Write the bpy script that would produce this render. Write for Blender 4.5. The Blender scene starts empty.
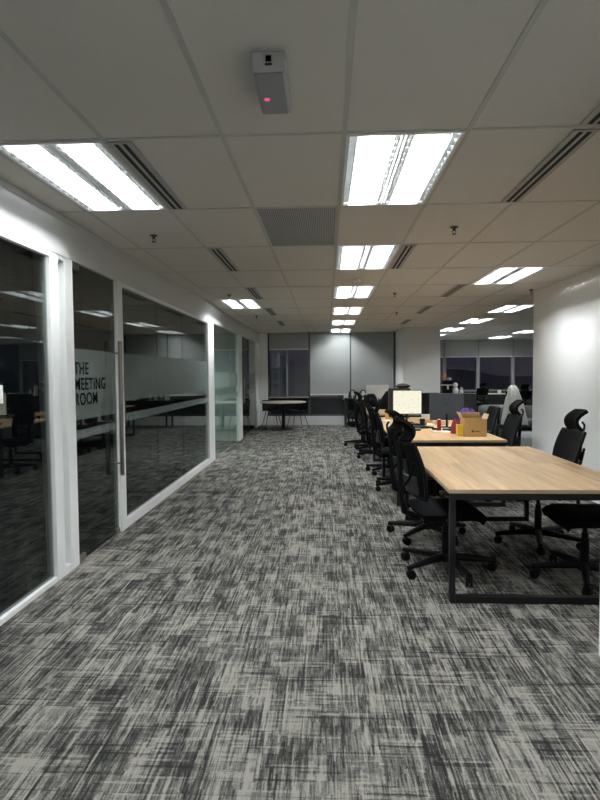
import bpy, bmesh, math, random
from mathutils import Vector, Matrix
random.seed(7)
PI = math.pi
SC = bpy.context.scene
COL = SC.collection

# ------------------------------------------------------------------ camera
F_PX, YAW, PITCH, ROLL, EYE, CEIL = 561.2, .0474, .0465, .0070, 1.47, 2.64
cd = bpy.data.cameras.new('camera'); cam = bpy.data.objects.new('camera', cd); COL.objects.link(cam)
cd.sensor_fit = 'VERTICAL'; cd.sensor_height = 24.0; cd.lens = 24.0 * F_PX / 800.0
cd.clip_start = .05; cd.clip_end = 2000
fw = Vector((-math.sin(YAW) * math.cos(PITCH), math.cos(YAW) * math.cos(PITCH), -math.sin(PITCH)))
rt = Vector((math.cos(YAW), math.sin(YAW), 0)); up = rt.cross(fw)
r2 = rt * math.cos(ROLL) - up * math.sin(ROLL); u2 = up * math.cos(ROLL) + rt * math.sin(ROLL)
cam.matrix_world = Matrix(((r2.x, u2.x, -fw.x, 0), (r2.y, u2.y, -fw.y, 0), (r2.z, u2.z, -fw.z, EYE), (0, 0, 0, 1)))
SC.camera = cam

# ------------------------------------------------------------------ world: late dusk outside, seen through the windows
wd = bpy.data.worlds.new('dusk'); SC.world = wd; wd.use_nodes = True
nt = wd.node_tree; nt.nodes.clear()
wo = nt.nodes.new('ShaderNodeOutputWorld'); wb = nt.nodes.new('ShaderNodeBackground')
tc = nt.nodes.new('ShaderNodeTexCoord'); sp = nt.nodes.new('ShaderNodeSeparateXYZ'); cr = nt.nodes.new('ShaderNodeValToRGB')
nt.links.new(tc.outputs['Generated'], sp.inputs[0]); nt.links.new(sp.outputs['Z'], cr.inputs[0])
cr.color_ramp.elements[0].position = 0.0; cr.color_ramp.elements[0].color = (.046, .043, .056, 1)
cr.color_ramp.elements[1].position = .5; cr.color_ramp.elements[1].color = (.024, .025, .038, 1)
nt.links.new(cr.outputs[0], wb.inputs[0]); wb.inputs[1].default_value = .9; nt.links.new(wb.outputs[0], wo.inputs[0])

SC.view_settings.view_transform = 'Standard'; SC.view_settings.look = 'None'
SC.view_settings.gamma = 1.0; SC.view_settings.exposure = 0.0
TUBE_POWER = 190.0     # emission of the fluorescent tubes

# ------------------------------------------------------------------ materials
def new_mat(name):
    m = bpy.data.materials.new(name); m.use_nodes = True
    n = m.node_tree; b = n.nodes['Principled BSDF']
    return m, n, b
def N(n, typ, **k):
    x = n.nodes.new(typ)
    for a, v in k.items():
        if a.startswith('i_'): x.inputs[a[2:]].default_value = v
        else: setattr(x, a, v)
    return x
def plain(name, col, rough=.5, metal=0., var=.06, scale=12., bump=0., spec=.5):
    """a colour with a little procedural unevenness"""
    m, n, b = new_mat(name)
    c = N(n, 'ShaderNodeTexCoord'); z = N(n, 'ShaderNodeTexNoise'); z.inputs['Scale'].default_value = scale; z.inputs['Detail'].default_value = 4
    r = N(n, 'ShaderNodeValToRGB')
    r.color_ramp.elements[0].color = tuple(max(0, v * (1 - var)) for v in col) + (1,)
    r.color_ramp.elements[1].color = tuple(min(1, v * (1 + var)) for v in col) + (1,)
    n.links.new(c.outputs['Object'], z.inputs['Vector']); n.links.new(z.outputs['Fac'], r.inputs[0]); n.links.new(r.outputs[0], b.inputs['Base Color'])
    b.inputs['Roughness'].default_value = rough; b.inputs['Metallic'].default_value = metal
    b.inputs['Specular IOR Level'].default_value = spec
    if bump:
        bm_ = N(n, 'ShaderNodeBump'); bm_.inputs['Strength'].default_value = bump; bm_.inputs['Distance'].default_value = .002
        z2 = N(n, 'ShaderNodeTexNoise'); z2.inputs['Scale'].default_value = scale * 20
        n.links.new(c.outputs['Object'], z2.inputs['Vector']); n.links.new(z2.outputs['Fac'], bm_.inputs['Height']); n.links.new(bm_.outputs[0], b.inputs['Normal'])
    return m
def emit(name, col, s):
    m = bpy.data.materials.new(name); m.use_nodes = True; n = m.node_tree; n.nodes.clear()
    o = n.nodes.new('ShaderNodeOutputMaterial'); e = n.nodes.new('ShaderNodeEmission')
    e.inputs[0].default_value = col + (1,); e.inputs[1].default_value = s; n.links.new(e.outputs[0], o.inputs[0]); return m
def glass(name, tint, f0=.085, rough=0.0):
    m = bpy.data.materials.new(name); m.use_nodes = True; n = m.node_tree; n.nodes.clear()
    o = n.nodes.new('ShaderNodeOutputMaterial'); t = n.nodes.new('ShaderNodeBsdfTransparent'); g = n.nodes.new('ShaderNodeBsdfGlossy')
    mx = n.nodes.new('ShaderNodeMixShader'); ge = n.nodes.new('ShaderNodeNewGeometry')
    d = N(n, 'ShaderNodeVectorMath', operation='DOT_PRODUCT'); a = N(n, 'ShaderNodeMath', operation='ABSOLUTE')
    s = N(n, 'ShaderNodeMath', operation='SUBTRACT'); s.inputs[0].default_value = 1
    p = N(n, 'ShaderNodeMath', operation='POWER'); p.inputs[1].default_value = 5
    q = N(n, 'ShaderNodeMath', operation='MULTIPLY_ADD'); q.inputs[1].default_value = 1 - f0; q.inputs[2].default_value = f0
    L = n.links.new
    L(ge.outputs['Normal'], d.inputs[0]); L(ge.outputs['Incoming'], d.inputs[1]); L(d.outputs['Value'], a.inputs[0]); L(a.outputs[0], s.inputs[1])
    L(s.outputs[0], p.inputs[0]); L(p.outputs[0], q.inputs[0]); L(q.outputs[0], mx.inputs[0]); L(t.outputs[0], mx.inputs[1]); L(g.outputs[0], mx.inputs[2])
    t.inputs[0].default_value = tint + (1,); g.inputs['Roughness'].default_value = rough; g.inputs[0].default_value = (.95, .98, .97, 1)
    L(mx.outputs[0], o.inputs[0]); return m

def carpet_mat():
    m, n, b = new_mat('carpet'); L = n.links.new
    c = N(n, 'ShaderNodeTexCoord'); base = c.outputs['Object']
    def mapped(sx, sy, off=0.):
        mp = N(n, 'ShaderNodeMapping'); mp.inputs['Scale'].default_value = (sx, sy, 1); mp.inputs['Location'].default_value = (off, off * .7, 0); L(base, mp.inputs[0]); return mp.outputs[0]
    def noise(v, sc, det=3, rough=.6):
        z = N(n, 'ShaderNodeTexNoise'); z.inputs['Scale'].default_value = sc; z.inputs['Detail'].default_value = det; z.inputs['Roughness'].default_value = rough; L(v, z.inputs['Vector']); return z.outputs['Fac']
    def math_(op, a, bb):
        x = N(n, 'ShaderNodeMath', operation=op)
        for i, v in enumerate((a, bb)):
            if isinstance(v, (int, float)): x.inputs[i].default_value = v
            else: L(v, x.inputs[i])
        return x.outputs[0]
    def cell(sx, sy, off):      # random value in rectangular patches
        v = N(n, 'ShaderNodeVectorMath', operation='FLOOR'); L(mapped(sx, sy, off), v.inputs[0])
        w = N(n, 'ShaderNodeTexWhiteNoise', noise_dimensions='2D'); L(v.outputs[0], w.inputs['Vector']); return w.outputs['Value']
    sep = N(n, 'ShaderNodeSeparateXYZ'); L(base, sep.inputs[0]); X, Y = sep.outputs[0], sep.outputs[1]
    def wn1(a):
        w = N(n, 'ShaderNodeTexWhiteNoise', noise_dimensions='1D'); L(a, w.inputs['W']); return w.outputs['Value']
    def dashes(a, b_, fa, fb, seed):    # yarn dashes: random value per strand and per length along it
        ia = math_('FLOOR', math_('ADD', math_('MULTIPLY', a, fa), seed), 0)
        ib = math_('FLOOR', math_('ADD', math_('MULTIPLY', b_, fb), math_('MULTIPLY', wn1(ia), 37.)), 0)
        cb = N(n, 'ShaderNodeCombineXYZ'); L(ia, cb.inputs[0]); L(ib, cb.inputs[1])
        w = N(n, 'ShaderNodeTexWhiteNoise', noise_dimensions='2D'); L(cb.outputs[0], w.inputs['Vector']); return w.outputs['Value']
    d1 = dashes(X, Y, 125, 5.5, 3.3); d2 = dashes(X, Y, 62, 8.5, 11.7); d3 = dashes(X, Y, 210, 22, 5.1); d4 = dashes(X, Y, 24, 4.6, 8.9)
    k1 = dashes(Y, X, 70, 6.5, 21.3); k2 = dashes(Y, X, 150, 12, 2.2); ln = dashes(X, Y, 110, 3.4, 14.2); lk = dashes(Y, X, 90, 4.5, 31.)
    p1 = cell(9.5, 5.3, .3); p2 = cell(6.2, 7.6, 1.7); p3 = cell(16., 7.2, 4.1); p4 = cell(3.3, 3.4, 7.7)
    sel = math_('GREATER_THAN', p2, .74)
    lng = math_('ADD', math_('ADD', math_('MULTIPLY', d1, .38), math_('MULTIPLY', d2, .22)), math_('ADD', math_('MULTIPLY', d3, .34), math_('MULTIPLY', d4, .10)))
    crs = math_('ADD', math_('MULTIPLY', k1, .60), math_('MULTIPLY', k2, .44))
    mixs = N(n, 'ShaderNodeMix', data_type='FLOAT'); L(math_('ADD', math_('MULTIPLY', sel, .34), .10), mixs.inputs[0]); L(lng, mixs.inputs[2]); L(crs, mixs.inputs[3])
    v = math_('MULTIPLY', mixs.outputs[0], 1.02)
    v = math_('ADD', v, math_('MULTIPLY', p1, .26)); v = math_('ADD', v, math_('MULTIPLY', p2, .12)); v = math_('ADD', v, math_('MULTIPLY', p3, .32)); v = math_('ADD', v, math_('MULTIPLY', p4, .10))
    v = math_('ADD', v, math_('MULTIPLY', noise(mapped(1, .8), 150, 3, .8), .75))
    v = math_('ADD', v, math_('MULTIPLY', math_('GREATER_THAN', ln, .91), .22)); v = math_('SUBTRACT', v, math_('MULTIPLY', math_('LESS_THAN', ln, .10), .26))
    v = math_('ADD', v, math_('MULTIPLY', math_('GREATER_THAN', lk, .955), .18)); v = math_('SUBTRACT', v, math_('MULTIPLY', math_('LESS_THAN', lk, .04), .22))
    v = math_('SUBTRACT', v, .75)
    r = N(n, 'ShaderNodeValToRGB'); e = r.color_ramp.elements
    e[0].position = .14; e[0].color = (.012, .012, .012, 1); e[1].position = .90; e[1].color = (.285, .270, .240, 1)
    x = e.new(.38); x.color = (.048, .047, .044, 1); x = e.new(.60); x.color = (.130, .125, .114, 1)
    L(v, r.inputs[0])
    # seams between 0.5 m tiles
    bk = N(n, 'ShaderNodeTexBrick'); bk.offset = .5; bk.inputs['Scale'].default_value = 1; bk.inputs['Mortar Size'].default_value = .0018
    bk.inputs['Brick Width'].default_value = .5; bk.inputs['Row Height'].default_value = .5; bk.inputs['Color1'].default_value = (1, 1, 1, 1); bk.inputs['Color2'].default_value = (.93, .93, .93, 1); bk.inputs['Mortar'].default_value = (.5, .5, .5, 1)
    L(mapped(1, 1, .17), bk.inputs['Vector'])
    mm = N(n, 'ShaderNodeMix', data_type='RGBA', blend_type='MULTIPLY'); mm.inputs[0].default_value = 1; L(r.outputs[0], mm.inputs[6]); L(bk.outputs['Color'], mm.inputs[7])
    L(mm.outputs[2], b.inputs['Base Color']); b.inputs['Roughness'].default_value = .95; b.inputs['Specular IOR Level'].default_value = .1
    bp = N(n, 'ShaderNodeBump'); bp.inputs['Strength'].default_value = .5; bp.inputs['Distance'].default_value = .004; L(v, bp.inputs['Height']); L(bp.outputs[0], b.inputs['Normal'])
    return m
def wood_mat(name, dark, light, sx=1.):
    m, n, b = new_mat(name); L = n.links.new
    c = N(n, 'ShaderNodeTexCoord'); mp = N(n, 'ShaderNodeMapping'); mp.inputs['Scale'].default_value = (14 * sx, .9, 4); L(c.outputs['Object'], mp.inputs[0])
    z = N(n, 'ShaderNodeTexNoise'); z.inputs['Scale'].default_value = 1.2; z.inputs['Detail'].default_value = 6; z.inputs['Roughness'].default_value = .62; L(mp.outputs[0], z.inputs['Vector'])
    mp2 = N(n, 'ShaderNodeMapping'); mp2.inputs['Scale'].default_value = (7, .8, 1); L(c.outputs['Object'], mp2.inputs[0])
    fl = N(n, 'ShaderNodeVectorMath', operation='FLOOR'); L(mp2.outputs[0], fl.inputs[0])
    w = N(n, 'ShaderNodeTexWhiteNoise', noise_dimensions='2D'); L(fl.outputs[0], w.inputs['Vector'])
    a = N(n, 'ShaderNodeMath', operation='MULTIPLY_ADD'); L(w.outputs['Value'], a.inputs[0]); a.inputs[1].default_value = .22; L(z.outputs['Fac'], a.inputs[2])
    r = N(n, 'ShaderNodeValToRGB'); r.color_ramp.elements[0].position = .36; r.color_ramp.elements[1].position = .82
    r.color_ramp.elements[0].color = dark + (1,); r.color_ramp.elements[1].color = light + (1,); L(a.outputs[0], r.inputs[0]); L(r.outputs[0], b.inputs['Base Color'])
    b.inputs['Roughness'].default_value = .42; b.inputs['Specular IOR Level'].default_value = .4; return m
def stripes_mat(name, c1, c2, scale, axis='X', rough=.6, lo=.45, hi=.55):
    m, n, b = new_mat(name); L = n.links.new
    c = N(n, 'ShaderNodeTexCoord'); w = N(n, 'ShaderNodeTexWave', wave_type='BANDS', bands_direction=axis); w.inputs['Scale'].default_value = scale; L(c.outputs['Object'], w.inputs['Vector'])
    r = N(n, 'ShaderNodeValToRGB'); r.color_ramp.elements[0].position = lo; r.color_ramp.elements[1].position = hi
    r.color_ramp.elements[0].color = c1 + (1,); r.color_ramp.elements[1].color = c2 + (1,); L(w.outputs['Fac'], r.inputs[0]); L(r.outputs[0], b.inputs['Base Color']); b.inputs['Roughness'].default_value = rough; b.inputs['Specular IOR Level'].default_value = .2; return m
def perforated_mat():
    m, n, b = new_mat('perforated_metal'); L = n.links.new
    c = N(n, 'ShaderNodeTexCoord'); v = N(n, 'ShaderNodeTexVoronoi'); v.inputs['Scale'].default_value = 70; v.inputs['Randomness'].default_value = 0; L(c.outputs['Object'], v.inputs['Vector'])
    r = N(n, 'ShaderNodeValToRGB'); r.color_ramp.elements[0].position = .30; r.color_ramp.elements[1].position = .36
    r.color_ramp.elements[0].color = (.05, .05, .05, 1); r.color_ramp.elements[1].color = (.40, .41, .42, 1); L(v.outputs['Distance'], r.inputs[0]); L(r.outputs[0], b.inputs['Base Color']); return m
def frosted_mat():
    m, n, b = new_mat('frosted_film'); L = n.links.new
    b.inputs['Base Color'].default_value = (.50, .60, .57, 1); b.inputs['Roughness'].default_value = .5
    c = N(n, 'ShaderNodeTexCoord'); z = N(n, 'ShaderNodeTexNoise'); z.inputs['Scale'].default_value = 3; L(c.outputs['Object'], z.inputs['Vector'])
    r = N(n, 'ShaderNodeMapRange'); r.inputs[3].default_value = .17; r.inputs[4].default_value = .22; L(z.outputs['Fac'], r.inputs[0]); L(r.outputs[0], b.inputs['Alpha']); return m
def screen_mat():
    m = bpy.data.materials.new('lit_screen'); m.use_nodes = True; n = m.node_tree; n.nodes.clear(); L = n.links.new
    o = n.nodes.new('ShaderNodeOutputMaterial'); e = n.nodes.new('ShaderNodeEmission'); L(e.outputs[0], o.inputs[0])
    c = N(n, 'ShaderNodeTexCoord'); mp = N(n, 'ShaderNodeMapping'); mp.inputs['Scale'].default_value = (22, 1, 60); L(c.outputs['Object'], mp.inputs[0])
    z = N(n, 'ShaderNodeTexNoise'); z.inputs['Scale'].default_value = 1; z.inputs['Detail'].default_value = 0; L(mp.outputs[0], z.inputs['Vector'])
    r = N(n, 'ShaderNodeValToRGB'); r.color_ramp.elements[0].position = .22; r.color_ramp.elements[0].color = (.60, .57, .45, 1); r.color_ramp.elements[1].position = .34; r.color_ramp.elements[1].color = (.95, .92, .72, 1)
    L(z.outputs['Fac'], r.inputs[0]); L(r.outputs[0], e.inputs[0]); e.inputs[1].default_value = 1.0; return m

M = dict(
    carpet=carpet_mat(), wall=plain('wall_paint', (.82, .83, .82), .6, var=.02, scale=2, bump=.1),
    paint=plain('white_enamel', (.88, .89, .88), .32, var=.01), tile=plain('ceiling_tile', (.74, .71, .66), .9, var=.03, scale=60, bump=.4),
    grid=plain('ceiling_t_bar', (.57, .56, .53), .6, var=.02), void=plain('ceiling_void', (.02, .02, .02), .9),
    glass=glass('tinted_glass', (.52, .56, .55)), glass_green=glass('clear_green_glass', (.82, .92, .88)), glass_win=glass('window_glass', (.72, .72, .78)),
    frost=frosted_mat(), blackink=plain('black_vinyl', (.004, .005, .006), .9, spec=0.), fascia=plain('pale_grey_fascia_paint', (.60, .61, .60), .6, var=.02, scale=2), steel=plain('brushed_steel', (.36, .33, .30), .3, 1.),
    blind=plain('roller_blind_fabric', (.36, .375, .365), .85, var=.04, scale=1.2, bump=.2), blind_bar=plain('pale_blind_bar', (.75, .75, .72), .5),
    mullion=plain('dark_mullion', (.055, .058, .062), .5), mullion2=plain('grey_mullion', (.26, .26, .275), .45), darkpanel=stripes_mat('dark_louvre_panel', (.010, .010, .012), (.032, .032, .036), 14, 'Z'),
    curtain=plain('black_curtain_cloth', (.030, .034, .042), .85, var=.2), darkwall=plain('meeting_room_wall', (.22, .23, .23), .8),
    oak=wood_mat('light_oak_laminate', (.43, .26, .125), (.75, .54, .325)), oak2=wood_mat('warm_oak_laminate', (.48, .29, .13), (.72, .48, .26)), edge=plain('tan_edge_band', (.46, .36, .24), .5),
    black=plain('black_powder_coat', (.006, .006, .007), .5, var=.1, spec=.3), plastic=plain('black_nylon', (.004, .004, .005), .55, var=.15, bump=.1, spec=.15), greyplastic=plain('dark_grey_nylon', (.028, .030, .032), .45, var=.1, spec=.4),
    mesh=stripes_mat('black_chair_mesh', (.001, .001, .002), (.005, .005, .006), 60, 'X', .95), cloth=plain('black_seat_fabric', (.003, .003, .004), .9, var=.25, scale=40, bump=.5, spec=.1),
    silver=plain('silver_plastic', (.80, .81, .81), .4, 0.), monback=plain('slate_monitor_shell', (.042, .052, .060), .38, var=.05), screen=screen_mat(),
    tube=emit('fluorescent_tube', (.945, .985, 1.0), TUBE_POWER), reflector=plain('white_reflector', (.86, .87, .86), .35, var=.01), louvre=plain('aluminium_louvre', (.50, .51, .51), .4, 0., var=.02),
    perf=perforated_mat(), slot=plain('black_slot', (.012, .012, .012), .8), diff=plain('diffuser_metal', (.42, .41, .38), .5), emerg=plain('grey_lamp_housing', (.50, .52, .52), .45), emdiff=plain('grey_lamp_lens', (.30, .30, .31), .35),
    led=emit('red_indicator', (.75, .12, .22), .9), card=plain('brown_cardboard', (.50, .33, .13), .8, var=.08), cardin=plain('pale_cardboard', (.62, .47, .30), .85), inkbrown=plain('dark_print', (.05, .03, .02), .7),
    yellow=plain('yellow_carton', (.70, .47, .04), .6), orange=plain('orange_carton', (.62, .33, .08), .6), red=plain('red_can_paint', (.30, .010, .012), .3), purple=plain('purple_cloth', (.10, .045, .20), .85, var=.3, scale=30),
    crimson=plain('crimson_cloth', (.28, .03, .05), .85), blue=plain('blue_cloth', (.04, .07, .22), .85), white=plain('white_plastic', (.78, .78, .77), .5), paper=plain('white_paper', (.80, .80, .78), .8),
    sofa=plain('grey_sofa_fabric', (.115, .125, .125), .9, var=.15, scale=30, bump=.5), sofadark=plain('charcoal_sofa_fabric', (.045, .05, .052), .9, var=.15, scale=30), pouf=plain('pale_grey_pouf_fabric', (.27, .285, .275), .9, var=.1, scale=30),
    whitecloth=plain('white_cloth', (.74, .74, .70), .9, var=.05, scale=9), skin=plain('peach_plastic', (.60, .24, .16), .6), cable=plain('black_cable', (.012, .012, .012), .5),
    hill=plain('dark_hill', (.30, .29, .35), 1.), tower=plain('distant_concrete', (.05, .05, .06), 1.), ledge=plain('beige_ledge', (.52, .49, .40), .5), brass=plain('screw_metal', (.3, .3, .3), .4, 1.), sage=plain('leaf_green', (.03, .09, .03), .7))

# ------------------------------------------------------------------ mesh helpers
class MB:
    def __init__(s): s.bm = bmesh.new(); s.xf = Matrix.Identity(4)
    def _t(s, vs):
        for v in vs: v.co = s.xf @ v.co
        return s
    def box(s, x0, x1, y0, y1, z0, z1, bev=0., rot=None, seg=2):
        g = bmesh.ops.create_cube(s.bm, size=1.); vs = g['verts']
        c = Vector(((x0 + x1) / 2, (y0 + y1) / 2, (z0 + z1) / 2)); d = (abs(x1 - x0), abs(y1 - y0), abs(z1 - z0))
        for v in vs: v.co = Vector((v.co.x * d[0], v.co.y * d[1], v.co.z * d[2]))
        if bev > 0:
            es = list({e for v in vs for e in v.link_edges})
            r = bmesh.ops.bevel(s.bm, geom=es, offset=min(bev, min(d) * .49), segments=seg, affect='EDGES', profile=.5)
            vs = list({v for f in r['faces'] for v in f.verts} | {v for v in vs if v.is_valid})
        R = rot.to_matrix().to_4x4() if rot is not None and not isinstance(rot, Matrix) else (rot or Matrix.Identity(4))
        for v in vs: v.co = R @ v.co + c
        return s._t(vs)
    def tube(s, pts, r, n=10, cap=True):
        pts = [Vector(p) for p in pts]; rs = r if isinstance(r, (list, tuple)) else [r] * len(pts); rings = []
        t0 = (pts[1] - pts[0]).normalized(); u = t0.orthogonal().normalized(); allv = []
        for i, p in enumerate(pts):
            t = ((pts[min(i + 1, len(pts) - 1)] - pts[max(i - 1, 0)])).normalized(); u = (u - t * u.dot(t)).normalized(); w = t.cross(u)
            ring = [s.bm.verts.new(p + (u * math.cos(2 * PI * k / n) + w * math.sin(2 * PI * k / n)) * rs[i]) for k in range(n)]; rings.append(ring); allv += ring
        for a, b in zip(rings, rings[1:]):
            for k in range(n): s.bm.faces.new((a[k], a[(k + 1) % n], b[(k + 1) % n], b[k]))
        if cap: s.bm.faces.new(rings[0][::-1]); s.bm.faces.new(rings[-1])
        return s._t(allv)
    def lathe(s, prof, n=24, c=(0, 0, 0), axis='Z'):
        allv = []; rings = []
        for r, z in prof:
            ring = []
            for k in range(n):
                a = 2 * PI * k / n; p = (r * math.cos(a), r * math.sin(a), z)
                if axis == 'X': p = (p[2], p[0], p[1])
                if axis == 'Y': p = (p[0], p[2], p[1])
                ring.append(s.bm.verts.new(Vector(p) + Vector(c)))
            rings.append(ring); allv += ring
        for a, b in zip(rings, rings[1:]):
            for k in range(n): s.bm.faces.new((a[k], a[(k + 1) % n], b[(k + 1) % n], b[k]))
        s.bm.faces.new(rings[0][::-1]); s.bm.faces.new(rings[-1]); return s._t(allv)
    def grid(s, f, nu, nv, thick=0.):
        """surface f(u,v), given thickness along its normal"""
        def P(u, v): return Vector(f(u, v))
        A = [[P(i / nu, j / nv) for j in range(nv + 1)] for i in range(nu + 1)]
        V1 = [[s.bm.verts.new(p) for p in row] for row in A]; allv = [v for r in V1 for v in r]
        for i in range(nu):
            for j in range(nv): s.bm.faces.new((V1[i][j], V1[i + 1][j], V1[i + 1][j + 1], V1[i][j + 1]))
        if thick:
            V2 = []
            for i in range(nu + 1):
                row = []
                for j in range(nv + 1):
                    a = A[min(i + 1, nu)][j] - A[max(i - 1, 0)][j]; b = A[i][min(j + 1, nv)] - A[i][max(j - 1, 0)]
                    nn = a.cross(b); nn = nn.normalized() if nn.length > 1e-9 else Vector((0, 0, 1)); row.append(s.bm.verts.new(A[i][j] - nn * thick))
                V2.append(row)
            allv += [v for r in V2 for v in r]
            for i in range(nu):
                for j in range(nv): s.bm.faces.new((V2[i][j], V2[i][j + 1], V2[i + 1][j + 1], V2[i + 1][j]))
            for i in range(nu):
                s.bm.faces.new((V1[i][0], V2[i][0], V2[i + 1][0], V1[i + 1][0])); s.bm.faces.new((V1[i][nv], V1[i + 1][nv], V2[i + 1][nv], V2[i][nv]))
            for j in range(nv):
                s.bm.faces.new((V1[0][j], V1[0][j + 1], V2[0][j + 1], V2[0][j])); s.bm.faces.new((V1[nu][j], V2[nu][j], V2[nu][j + 1], V1[nu][j + 1]))
        return s._t(allv)
    def build(s, name, mat, parent=None, smooth=False, kind=None, label=None):
        bmesh.ops.recalc_face_normals(s.bm, faces=s.bm.faces[:])
        me = bpy.data.meshes.new(name); s.bm.to_mesh(me); s.bm.free()
        if smooth:
            for p in me.polygons: p.use_smooth = True
            try: me.set_sharp_from_angle(angle=math.radians(40))
            except Exception: pass
        me.materials.append(mat); o = bpy.data.objects.new(name, me); COL.objects.link(o)
        if parent is not None: o.parent = parent
        if kind: o['kind'] = kind
        if label: o['label'] = label
        return o
def tag(o, label, cat, group=None):
    o['label'] = label; o['category'] = cat
    if group: o['group'] = group
    return o
def thing(name, label, cat, loc=(0, 0, 0), rz=0, group=None):
    o = bpy.data.objects.new(name, None); o.empty_display_size = .1; COL.objects.link(o); o.location = loc; o.rotation_euler = (0, 0, rz); return tag(o, label, cat, group)
def struct(name, mb, mat, parent=None, smooth=False):
    return mb.build(name, mat, parent, smooth, kind='structure')
def dup(root, loc, rz, label, group=None):
    def cp(o, par):
        c = o.copy(); COL.objects.link(c); c.parent = par
        for ch in kids.get(o, []): cp(ch, c)
        return c
    kids = {}
    for ch in root.children_recursive: kids.setdefault(ch.parent, []).append(ch)
    r = cp(root, None); r.location = loc; r.rotation_euler = (0, 0, rz); r['label'] = label
    if group: r['group'] = group
    return r

# ------------------------------------------------------------------ the shell
LX = -1.92                         # corridor face of the glazed partition
BACK, RBACK, FRONT = 16.05, 20.3, -2.6
struct('floor', MB().box(-6.2, 9., FRONT, 20.9, -.12, 0), M['carpet'])
# fluorescent fixtures, one ceiling cell each (cell i in x, j in y)
GX, GY = -.507, 2.80
def cell(i, j): return GX + .6 * i, GY + 1.2 * j
LIGHTS = [(1, 0), (1, 2), (1, 4), (1, 6), (1, 8), (1, 10), (-2, 0), (-2, 5), (4, 3), (6, 6), (6, 8), (6, 10), (10, 11), (10, 13), (6, 12),
          (1, -2), (1, -4), (-2, -3), (4, -3)]
GRILLE = (0, 1)
x_lo, x_hi, y_lo, y_hi = -2.3, 9., FRONT, 20.9
mb = MB()
i0, i1, j0, j1 = -3, 16, -5, 15
for i in range(i0, i1):
    for j in range(j0, j1):
        if (i, j) in LIGHTS or (i, j) == GRILLE: continue
        a, b = cell(i, j)
        if j + 1 == 0 and False: continue
        xa, xb = max(a + .004, x_lo), min(a + .596, x_hi); ya, yb = max(b + .004, y_lo), min(b + 1.196, y_hi)
        if xb <= xa or yb <= ya: continue
        mb.box(xa, xb, ya, yb, CEIL + .004, CEIL + .02)
ceil = struct('ceiling', mb, M['tile'])
struct('ceiling_slab', MB().box(-6.2, 9., FRONT, 20.9, CEIL + .16, CEIL + .3), M['void']).name = 'ceiling_slab'
mb = MB()
for i in range(i0, i1 + 1):
    a = GX + .6 * i
    if x_lo < a < x_hi: mb.box(a - .012, a + .012, y_lo, y_hi, CEIL, CEIL + .006)
for j in range(j0, j1 + 1):
    b = GY + 1.2 * j
    if y_lo < b < y_hi: mb.box(x_lo, x_hi, b - .010, b + .010, CEIL + .0003, CEIL + .0063)
struct('trim_1', mb, M['grid'])
struct('ceiling_meeting_room', MB().box(-6.2, LX - .06, FRONT, 10.0, CEIL, CEIL + .02).box(-6.2, LX - .06, 11.2, 16.3, CEIL, CEIL + .02).box(-6.2, -3.1, 10., 11.2, CEIL, CEIL + .02).box(-2.5, LX - .06, 10., 11.2, CEIL, CEIL + .02), M['tile'])

# left wall: fascia over the glazing, posts, rails
struct('wall_left', MB().box(LX - .06, LX, FRONT, BACK, 2.34, CEIL), M['fascia'])
def post(y0, y1, z1=2.34, x0=LX - .07, x1=LX): return MB().box(x0, x1, y0, y1, 0, z1, .004)
tn = [2]
def trim(mb, mat='paint'):
    struct('trim_%d' % tn[0], mb, M[mat]); tn[0] += 1
trim(MB().box(LX - .012, LX + .004, FRONT, BACK, 2.595, 2.602), 'grid')
def frame_open(y0, y1, sill=.09, head=.035, name=None):   # rails of a glazed bay
    trim(MB().box(LX - .06, LX - .002, y0, y1, 0, sill, .003).box(LX - .06, LX - .002, y0, y1, 2.34 - head, 2.34, .003))
wn = [1]
def win(y0, y1, z0, z1, mat, x=LX - .035, t=.010):
    o = struct('window_%d' % wn[0], MB().box(x - t / 2, x + t / 2, y0, y1, z0, z1), M[mat]); wn[0] += 1; return o
def film(par, y0, y1, z0, z1, x=LX - .0285):
    return MB().box(x, x + .0012, y0, y1, z0, z1).build('frosted_film', M['frost'], par, label='frosted white band across the glass')
# bay A (nearest)
trim(MB().box(LX - .06, LX - .002, FRONT, 3.86, 0, .035, .003).box(LX - .06, LX - .002, FRONT, 3.86, 2.30, 2.34, .003))
wa = win(FRONT, 2.2, .035, 2.30, 'glass'); wa = win(2.206, 3.86, .035, 2.30, 'glass')
trim(post(3.86, 3.985))
w = win(3.985, 4.075, .06, 2.30, 'glass_green', x=LX - .05)
trim(post(4.075, 4.21)); frame_open(3.985, 4.075, .06)
# meeting room door
DX = LX - .032
dr = struct('door_1', MB().box(DX - .006, DX + .006, 4.225, 5.10, .012, 2.335), M['glass'])
film(dr, 4.225, 5.10, 1.12, 1.68, x=DX + .0062)
for z0, z1 in ((.97, 1.04),): film(dr, 4.225, 5.10, z0, z1, x=DX + .0062)
for s, x in ((1, DX + .07), (-1, DX - .07)):
    h = MB().tube([(x, 5.055, .55), (x, 5.055, 1.78)], .018, 14).tube([(x, 5.055, .66), (DX + .006 * s, 5.055, .66)], .008).tube([(x, 5.055, 1.67), (DX + .006 * s, 5.055, 1.67)], .008)
    h.build('pull_handle', M['steel'], dr, True, label='long vertical tubular steel pull handle')
MB().box(DX - .02, DX + .02, 4.225, 4.36, .004, .055, .004).build('patch_fitting', M['steel'], dr)
MB().box(DX - .02, DX + .02, 5.03, 5.10, .004, .05, .004).build('patch_fitting', M['steel'], dr)
MB().box(DX - .02, DX + .02, 4.225, 4.36, 2.29, 2.337, .004).build('patch_fitting', M['steel'], dr)
MB().box(DX - .016, DX + .016, 5.102, 5.118, .012, 2.335, .002).build('edge_channel', M['paint'], dr)
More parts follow.
